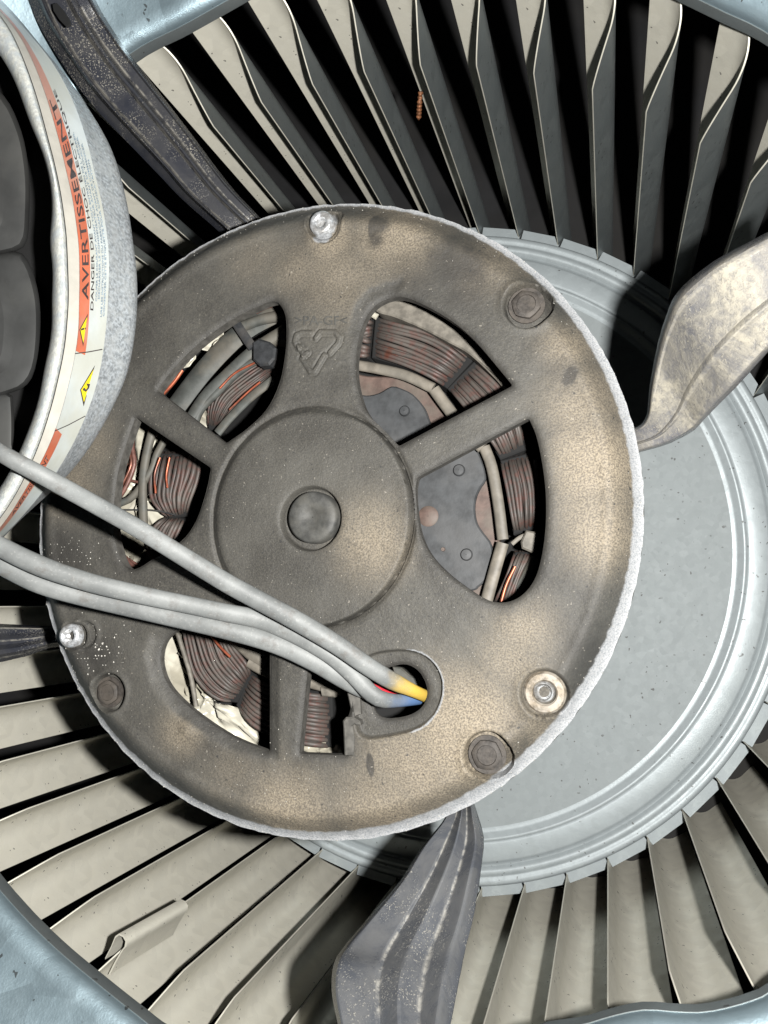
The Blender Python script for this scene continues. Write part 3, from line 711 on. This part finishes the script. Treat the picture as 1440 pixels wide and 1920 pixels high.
# cable ties
lead([(432, 588), (452, 620), (474, 652)], 10, 'tie', ZI-.005, 'cable_tie', .4)
prism('cable_tie_head', [(472, 642), (484, 634), (505, 640), (516, 652), (514, 672), (504, 684), (486, 686), (473, 674)], ZI-.0065, .004, M['tie'], motor, bev=.0006)
prism('cable_tie_head', [(986, 994), (1008, 998), (1012, 1008), (1006, 1032), (996, 1036), (978, 1028), (976, 1016)], ZI-.0030, .004, M['tiegrey'], motor, bev=.0005)
lead([(960, 1020), (975, 1008), (990, 1002)], 4, 'tiegrey', ZI-.001, 'cable_tie', .5)
prism('terminal_block', [(600, 1288), (628, 1292), (627, 1308), (602, 1306)], ZI-.002, .003, M['tiegrey'], motor)
prism('terminal_block', [(735, 1250), (752, 1252), (768, 1266), (790, 1275), (792, 1290), (770, 1285), (740, 1270)], ZI-.002, .003, M['sleeve'], motor)

# ================================================================== MOTOR MOUNT WITH FOUR ARMS
mount = thing('motor_mount', 'dark dusty four-armed bracket that holds the motor in the wheel opening', 'bracket')
lathe('belly_band', [(RM-.0028, .2235), (RM-.001, .2230), (RM+.0003, .2245), (RM+.0003, .262), (RM-.0028, .2625)], M['arm_dark'], mount, MX[0], MX[1], 128)
ss_ = lambda x: np.clip(x, 0, 1)**2*(3-2*np.clip(x, 0, 1))
def arm(Ls, Rs, Z, prof, mat, n=46, label=None, th=.0012, skew=0., grooves=()):
    """sheet-metal arm lofted between two edges; prof = (position across, rise towards the lens)"""
    a = catidx(Ls, n); b = catidx(Rs, n); z = np.interp(np.linspace(0, 1, n), np.linspace(0, 1, len(Z)), Z)
    K = 61; xs = np.linspace(0, 1, K); hs = np.interp(xs, [p[0] for p in prof], [p[1] for p in prof])
    gro = np.zeros(K)
    for g_ in grooves: gro = np.maximum(gro, np.exp(-((xs-g_)/.022)**2))
    v = []
    for i in range(n):
        j = noise.noise(Vector((i*1.7, 0, Z[0]*77)))*.8
        for k in range(K):
            e = (.0 if 0 < k < K-1 else j)
            uv = a[i]*(1-xs[k])+b[i]*xs[k]+np.array([e, e*.6]); v.append(PW(uv[0], uv[1], z[i]-hs[k]+skew*(xs[k]-.5)))
    m = len(v); v = np.array(v); v = np.vstack([v, v-np.array([0, 0, th])]); f = []
    for i in range(n-1):
        for k in range(K-1):
            q = (i*K+k, i*K+k+1, (i+1)*K+k+1, (i+1)*K+k); f.append(q); f.append(tuple(m+t_ for t_ in q[::-1]))
        for k in (0, K-1): q = (i*K+k, (i+1)*K+k, m+(i+1)*K+k, m+i*K+k); f.append(q)
    for i in (0, n-1):
        for k in range(K-1): f.append((i*K+k, i*K+k+1, m+i*K+k+1, m+i*K+k))
    me_ = mesh('support_arm', v, f, mat, True, 22)
    c_ = np.ones((len(v), 4)); c_[:, 0] = np.tile(gro, 2*n); c_[:, 1] = np.tile(np.maximum(ss_(1-xs/.09), ss_((xs-.93)/.07)), 2*n)
    at_ = me_.color_attributes.new('zone', 'FLOAT_COLOR', 'POINT'); at_.data.foreach_set('color', c_.astype(np.float32).ravel())
    return add('support_arm', fixn(me_), mount, label)
rib = [(0, -.004), (.05, -.0005), (.12, 0), (.33, -.0002), (.40, .0003), (.52, .0030), (.58, .0036), (.64, .0028), (.72, .0004), (.80, .0026), (.86, .003), (.93, .0015), (1, -.003)]
arm([(425, 452), (408, 432), (340, 372), (300, 330), (240, 268), (190, 216), (152, 170), (112, 112), (72, 45), (42, -30)],
    [(492, 412), (480, 400), (425, 340), (350, 240), (280, 150), (240, 98), (212, 58), (188, 20), (172, -10), (158, -40)], [.214, .205, .196, .188, .180],
    [(0, -.008), (.15, -.0050), (.19, .0010), (.22, .0012), (.27, -.0010), (.58, -.0012), (.64, .0014), (.68, .0014), (.74, -.0016), (.90, -.0016), (.94, .0002), (1, -.003)], M['arm_dark'], grooves=(.26, .60, .75), label='dark ribbed arm at the upper left with a sprinkle of dust')
prism('arm_slot', [(98, 8), (106, 5), (118, 18), (130, 36), (132, 46), (124, 50), (112, 38), (100, 20)], .1800, .0006, M['black'], mount, bev=.0001)
arm([(1165, 795), (1192, 801), (1212, 780), (1219, 720), (1232, 650), (1248, 595), (1272, 546), (1337, 491), (1440, 435), (1520, 395)],
    [(1172, 856), (1201, 846), (1250, 832), (1298, 808), (1320, 786), (1350, 755), (1385, 720), (1440, 660), (1510, 590), (1580, 520)], [.221, .213, .203, .188, .174, .166],
    [(0, -.006), (.03, -.0016), (.06, .0002), (.10, .0006), (.13, 0), (.5, 0), (.60, 0), (.64, .0010), (.66, .0010), (.70, 0), (.90, 0), (.96, -.0006), (1, -.004)], M['arm_beige'], grooves=(.13, .60, .72), label='wide arm at the right thickly coated with beige dust')
arm([(845, 1505), (830, 1540), (790, 1590), (748, 1655), (690, 1722), (645, 1775), (626, 1808), (622, 1860), (635, 1930)],
    [(885, 1500), (893, 1525), (906, 1575), (901, 1630), (888, 1715), (872, 1780), (862, 1830), (852, 1880), (842, 1930)], [.222, .212, .198, .184, .171],
    [(0, -.0050), (.03, -.0004), (.05, 0), (.34, 0), (.38, -.0010), (.53, .0026), (.56, .0026), (.71, -.0010), (.73, -.0010), (.86, .0026), (.89, .0026), (1, -.0016)], M['arm_mid'], grooves=(.375, .72), label='grey ribbed arm at the bottom streaked with pale dust')
arm([(120, 1168), (90, 1174), (40, 1172), (-40, 1168)], [(120, 1212), (90, 1216), (40, 1232), (-40, 1250)], [.226, .222, .216],
    [(0, -.003), (.08, 0), (.25, .0008), (.40, -.001), (.55, -.0008), (.68, .001), (.8, .0008), (1, -.003)], M['arm_dark'], grooves=(.1, .45, .9), label='short visible piece of a dark ribbed arm at the left')

# ================================================================== METAL CAN WITH WARNING LABEL
can = thing('metal_can', 'round grey metal can with pale rim and orange and white French warning label', 'capacitor')
PC = np.array([-180., 510.])
def polar(pts_, extra):
    p = np.array(pts_, float)-PC; a = np.degrees(np.arctan2(p[:, 1], p[:, 0])); r = np.linalg.norm(p, axis=1)
    a = np.concatenate([a, [e[0] for e in extra]]); r = np.concatenate([r, [e[1] for e in extra]])
    i = np.argsort(a); return a[i], r[i]
EX = [(-120, 560), (120, 560), (-180, 520), (180, 520), (-90, 600), (90, 570)]
K = [polar(k, e) for k, e in (
 ([(0, 100), (50, 225), (90, 450), (95, 560), (80, 693), (47, 817), (0, 913), (-60, 990)], [(a, r-60) for a, r in EX]),
 ([(11, 36), (43, 117), (72, 199), (85, 253), (105, 328), (117, 398), (124, 476), (126, 523), (124, 601), (119, 655), (107, 709), (94, 764), (79, 811), (66, 850), (46, 891), (27, 932), (5, 964), (-40, 1020)], EX),
 ([(25, 45), (45, 81), (79, 163), (101, 235), (122, 320), (141, 414), (148, 507), (147, 570), (141, 662), (127, 722), (104, 803), (77, 866), (44, 919), (0, 992), (-30, 1025)], [(a, r+5) for a, r in EX]),
 ([(40, 50), (95, 112), (127, 169), (152, 232), (174, 320), (190, 380), (197, 422), (202, 539), (199, 600), (193, 655), (182, 717), (160, 780), (135, 834), (105, 886), (60, 945), (15, 995), (-20, 1030)], [(a, r+15) for a, r in EX]),
 ([(30, 30), (80, 95), (165, 205), (210, 280), (230, 350), (247, 450), (257, 560), (250, 640), (240, 700), (212, 760), (186, 810), (127, 891), (78, 937), (35, 972), (7, 1003), (-15, 1035)], [(a, r+30) for a, r in EX]))]
ZC = [.1420, .1415, .1440, .1530, .1620]
def canp(a, k):                               # k in 0..4 continuous
    i = min(3, int(k)); t_ = k-i
    r0 = np.interp(a, K[i][0], K[i][1], period=360); r1 = np.interp(a, K[i+1][0], K[i+1][1], period=360)
    r = r0*(1-t_)+r1*t_; z = ZC[i]*(1-t_)+ZC[i+1]*t_; aa = math.radians(a)
    return PC[0]+r*math.cos(aa), PC[1]+r*math.sin(aa), z
AN = np.linspace(-180, 180, 241)[:-1]
# smooth the outlines a little
for i in range(5):
    r = np.interp(AN, K[i][0], K[i][1], period=360)
    for _ in range(14): r = (np.roll(r, 1)+2*r+np.roll(r, -1))/4
    K[i] = (AN.copy(), r)
def band(name, ks, mat, parent, a0=-180, a1=180, lift=0., n=240, zadd=None, label=None):
    v = []; closed = a1-a0 >= 360; an = np.linspace(a0, a1, n+1); an = an[:-1] if closed else an; m = len(an)
    for q, k in enumerate(ks):
        for a in an:
            u, w_, z = canp(a, k); v.append(PW(u, w_, z-lift+(zadd[q] if zadd else 0)))
    f = [(i*m+j, i*m+(j+1) % m, (i+1)*m+(j+1) % m, (i+1)*m+j) for i in range(len(ks)-1) for j in range(m if closed else m-1)]
    return add(name, fixn(mesh(name, v, f, mat, True, 60)), parent, label)
band('can_rim', [0, 0, 0, .12, .3, .55, .8, .97, 1.0, 1.05], M['canrim'], can, zadd=[.02, .003, .0008, -.0004, -.0012, -.0014, -.0010, 0, .0012, .0022])
v = [PW(*canp(a, 3.9)[:2], .1660) for a in AN]
add('can_base', mesh('can_base', v, [tuple(range(len(v)))], M['black'], False), can)
body = band('can_body', [1.0, 1.1, 1.5, 2, 2.3, 2.7, 3, 3.3, 3.7, 3.9, 4, 3.98], M['canmetal'], can, zadd=[.0014, .0004, 0, 0, 0, 0, 0, 0, 0, 0, .0008, .006])
band('lacquer_band', [1.06, 1.5, 1.97], M['canbeige'], can, lift=.00012)
lab = band('warning_label', [2.0, 2.25, 2.5, 2.75, 3.0], M['labelwhite'], can, -80, 75, .0002)
def ang_of(u, v_): return math.degrees(math.atan2(v_-PC[1], u-PC[0]))
band('label_stripe', [2.0, 2.18, 2.36], M['labelorange'], lab, -70, ang_of(140, 657), .0003, 200)
band('label_stripe', [2.0, 2.18, 2.36], M['labelorange'], lab, ang_of(105, 803), 72, .0003, 60)
def onlabel(u, v_, lift):
    a = ang_of(u, v_); r = math.hypot(u-PC[0], v_-PC[1])
    r0 = np.interp(a, *K[2], period=360); r1 = np.interp(a, *K[3], period=360); t_ = (r-r0)/(r1-r0)
    return PW(u, v_, ZC[2]*(1-t_)+ZC[3]*t_-lift)
def decal(name, pts_, mat, lift, parent):
    v = [onlabel(u, w_, lift) for u, w_ in pts_]; return add(name, mesh(name, v, [tuple(range(len(v)))], mat, False), parent)
def line(pts_, wpx, mat, lift, name='label_line'):
    q = lin(pts_, 12); d = np.gradient(q, axis=0); d /= np.linalg.norm(d, axis=1)[:, None]; nn = np.stack([-d[:, 1], d[:, 0]], 1)*wpx/2
    v = [onlabel(*p, lift) for p in q+nn]+[onlabel(*p, lift) for p in q-nn]
    return add(name, mesh(name, v, [(i, i+1, 12+i+1, 12+i) for i in range(11)], mat, False), lab)
line([(141, 663), (165, 660), (192, 655)], 2, M['ink'], .00035); line([(103, 808), (128, 797), (160, 780)], 1.6, M['ink'], .00035)
decal('warning_triangle', [(165, 588), (149, 618), (156, 650)], M['ink'], .0004, lab); decal('warning_triangle', [(163.5, 594), (150.8, 618), (156.3, 643)], M['labelyellow'], .00048, lab)
decal('exclamation_mark', [(152, 616.5), (158, 614), (158, 618), (152, 620)], M['ink'], .00056, lab); decal('exclamation_mark', [(159.2, 614.5), (160.8, 614), (160.6, 617.5), (159.2, 618)], M['ink'], .00056, lab)
decal('shock_triangle', [(178, 685), (150.5, 731), (157, 762)], M['ink'], .0004, lab); decal('shock_triangle', [(176, 692), (152.2, 731), (157.5, 754)], M['labelyellow'], .00048, lab)
decal('lightning_bolt', [(155, 729), (159, 727), (161.5, 731), (165, 725.5), (162, 719), (169, 720), (167, 728), (161, 735), (158, 732.5), (157, 733.5)], M['ink'], .00056, lab)
def text_on(s, ks, a_start, a_end, mat, parent, k_h, name):
    """print along the can, reading upwards; ks = baseline across the label, k_h = letter height (towards the rim)"""
    cu = bpy.data.curves.new(name, 'FONT'); cu.body = s; cu.offset = .012; cu.resolution_u = 3
    o = bpy.data.objects.new('tmp', cu); COL.objects.link(o)
    dg = bpy.context.evaluated_depsgraph_get(); dg.update(); me_ = bpy.data.meshes.new_from_object(o.evaluated_get(dg)); bpy.data.objects.remove(o)
    co_ = np.array([tuple(q.co) for q in me_.vertices]); x0, x1 = co_[:, 0].min(), co_[:, 0].max(); h_ = .70
    for i, q in enumerate(me_.vertices):
        a = a_start+(a_end-a_start)*(co_[i, 0]-x0)/(x1-x0); k = ks-k_h*co_[i, 1]/h_
        u, w_, z = canp(a, k); q.co = Vector(PW(u, w_, z-.00045))
    me_.materials.clear(); me_.materials.append(mat); return add(name, me_, parent)
text_on('AVERTISSEMENT', 2.31, ang_of(160, 562), ang_of(95, 185), M['ink'], lab, .22, 'label_lettering')
text_on('DANGER DE CHOC ÉLECTRIQUE', 2.50, ang_of(173, 582), ang_of(108, 160), M['ink'], lab, .10, 'label_lettering')
for kk, sx, a0, a1 in ((2.62, 'COUPER LE COURANT AVANT TOUT ENTRETIEN DE L APPAREIL', 565, 225), (2.71, 'DECHARGER LE CONDENSATEUR AVANT DE TOUCHER', 560, 240), (2.82, 'LIRE LES INSTRUCTIONS DU FABRICANT AVANT DE COMMENCER', 592, 260), (2.91, 'CONSERVER CETTE ETIQUETTE POUR CONSULTATION', 590, 300)):
    text_on(sx, kk, ang_of(180, a0), ang_of(165, a1), M['inkblue'], lab, .055, 'label_lettering')
text_on('AVERTISSEMENT', 2.30, ang_of(20, 960), ang_of(85, 850), M['ink'], lab, .2, 'label_lettering')
# grey rubber caps inside the can's open end
def dome(name, pts_, z, hgt, mat, parent, n=64):
    o = catmull(pts_, n, True); c = np.mean(o, 0); v = []; f = []
    pr_ = [(1.0, .03), (1.0, .006), (.985, .002), (.95, 0), (.88, -hgt*.15), (.72, -hgt*.2), (.68, -hgt*.5), (.60, -hgt), (.0, -hgt*1.05)]
    for s, dz in pr_:
        for j in range(n): uv = c+(o[j]-c)*s; v.append(PW(uv[0], uv[1], z+dz))
    f = [(i*n+j, i*n+(j+1) % n, (i+1)*n+(j+1) % n, (i+1)*n+j) for i in range(len(pr_)-1) for j in range(n)]
    return add(name, fixn(mesh(name, v, f, mat, True, 50)), parent)
dome('rubber_cap', [(-300, 330), (-200, 160), (-80, 130), (0, 172), (38, 240), (54, 320), (55, 400), (48, 458), (15, 475), (-60, 485), (-200, 490), (-290, 440)], .149, .004, M['rubber'], can)
dome('rubber_cap', [(-290, 640), (-200, 500), (-60, 485), (20, 470), (50, 485), (70, 540), (76, 600), (70, 680), (50, 722), (10, 740), (-80, 765), (-220, 770)], .150, .004, M['rubber'], can)
dome('rubber_cap', [(-200, 760), (-60, 740), (15, 738), (25, 760), (26, 830), (20, 850), (-60, 870), (-180, 850)], .153, .003, M['rubber'], can)

# ================================================================== WIRES IN FRONT OF THE MOTOR
def bigwire(name, pts_, mat, label, n=90):
    q = catmull(pts_, n); w = PW(q[:, 0], q[:, 1], q[:, 2]); r = q[:, 3]*q[:, 2]/F
    v, f = tube_geo(w, r, 20, True, .72); me_ = mesh(name, v, f, mat, True, 70)
    al = np.repeat(np.linspace(0, 1, n), 20); c = np.ones((len(al), 4)); c[:, :3] = al[:, None]
    at_ = me_.color_attributes.new('along', 'FLOAT_COLOR', 'POINT'); at_.data.foreach_set('color', c.astype(np.float32).ravel())
    for i, p_ in enumerate(me_.vertices):
        p_.co += Vector((0, 0, 1))*noise.noise(p_.co*70)*.0004
    o = add(name, me_); o['label'] = label; o['category'] = 'wire'; o['group'] = 'dusty lead wires running into the motor'; return o
bigwire('lead_wire', [(-420, 640, .126, 20), (-200, 735, .129, 20), (-60, 815, .132, 20), (-10, 842, .134, 20), (30, 866, .136, 20.5), (100, 903, .141, 20.5), (200, 958, .152, 20), (262, 993, .158, 20), (338, 1040, .165, 20), (420, 1090, .170, 20), (490, 1128, .174, 20), (560, 1166, .177, 20), (630, 1208, .180, 19),
    (690, 1250, .183, 18), (735, 1277, .186, 17), (772, 1294, .190, 12.5), (795, 1304, .195, 11.5), (806, 1310, .200, 11)], wire_mat('wire_yellow', (.62, .42, .07), .93, .975), 'uppermost dusty grey wire, ending yellow in the motor opening')
bigwire('lead_wire', [(-420, 760, .150, 22), (-220, 890, .150, 22), (-60, 988, .150, 22), (0, 1025, .152, 23), (77, 1062, .156, 23), (167, 1092, .161, 21), (253, 1113, .166, 20), (333, 1130, .171, 19), (430, 1150, .176, 19), (490, 1163, .180, 19), (560, 1192, .182, 19), (620, 1228, .184, 18),
    (662, 1266, .186, 17), (695, 1300, .187, 17), (718, 1312, .188, 16), (748, 1314, .192, 12.5), (785, 1311, .198, 11), (800, 1309, .203, 10)], wire_mat('wire_blue', (.09, .17, .34), .938, .985), 'middle dusty grey wire, ending blue in the motor opening')
bigwire('lead_wire', [(-420, 830, .155, 22), (-220, 950, .155, 22), (-60, 1032, .155, 22), (0, 1058, .156, 23), (70, 1093, .160, 22), (150, 1117, .165, 21), (290, 1150, .172, 20), (430, 1182, .178, 20), (520, 1208, .182, 20), (590, 1240, .185, 20), (650, 1276, .188, 19), (690, 1296, .191, 17), (725, 1296, .196, 14), (760, 1304, .203, 12)],
    wire_mat('wire_red', (.72, .03, .05), .935, .955), 'lowest dusty grey wire, ending red in the motor opening')
# ================================================================== LOOSE DUST AND CRUMBS
v = []; f = []
def crumb(p, s):
    o = len(v); a = rng.uniform(0, 6.28, 3)
    for d in ((1, 0, 0), (-1, 0, 0), (0, 1, 0), (0, -1, 0), (0, 0, 1), (0, 0, -.5)):
        q = np.array(d)*s*rng.uniform(.6, 1.3, 3); q = np.array(Matrix.Rotation(a[0], 3, 'Z') @ Vector(q)); v.append(p+q)
    for t_ in ((0, 2, 4), (2, 1, 4), (1, 3, 4), (3, 0, 4), (2, 0, 5), (1, 2, 5), (3, 1, 5), (0, 3, 5)): f.append(tuple(o+i for i in t_))
from mathutils.kdtree import KDTree
kd = KDTree(nv)
for i, p in enumerate(cv): kd.insert((p[0], p[1], 0), i)
kd.balance()
def scatter(u, v_, su, sv, n, smin, smax):
    for _ in range(n):
        c = mrel(rng.normal(u, su), rng.normal(v_, sv)); r_ = np.linalg.norm(c)
        if r_ > RM-.001 or any(inside(c[None], HL[k])[0] for k in HL): continue
        i = kd.find((c[0], c[1], 0))[1]; crumb(V[i]+np.array([0, 0, .00005]), rng.uniform(smin, smax))
scatter(130, 1050, 35, 30, 70, .00008, .00022); scatter(185, 1215, 30, 30, 60, .00008, .00030); scatter(640, 960, 300, 300, 260, .00005, .00013); scatter(240, 880, 30, 60, 30, .00006, .00012)
scatter(520, 1440, 60, 50, 60, .00006, .00016); scatter(900, 1190, 60, 40, 60, .00006, .00014); scatter(188, 1211, 3, 3, 4, .0003, .0005); scatter(400, 1250, 120, 100, 50, .00006, .00014)
for _ in range(500):                          # frayed dust on the rim
    a = rng.uniform(0, 2*math.pi); r_ = RM-rng.exponential(.0012); c = np.array([math.cos(a), math.sin(a)])*r_
    i = kd.find((c[0], c[1], 0))[1]; crumb(V[i], rng.uniform(.00006, .00020))
o = add('dust_crumbs', mesh('dust_crumbs', v, f, M['crumb'], False)); o['kind'] = 'stuff'; o['label'] = 'pale dust crumbs and fluff lying on the motor face and rim'; o['category'] = 'dust'
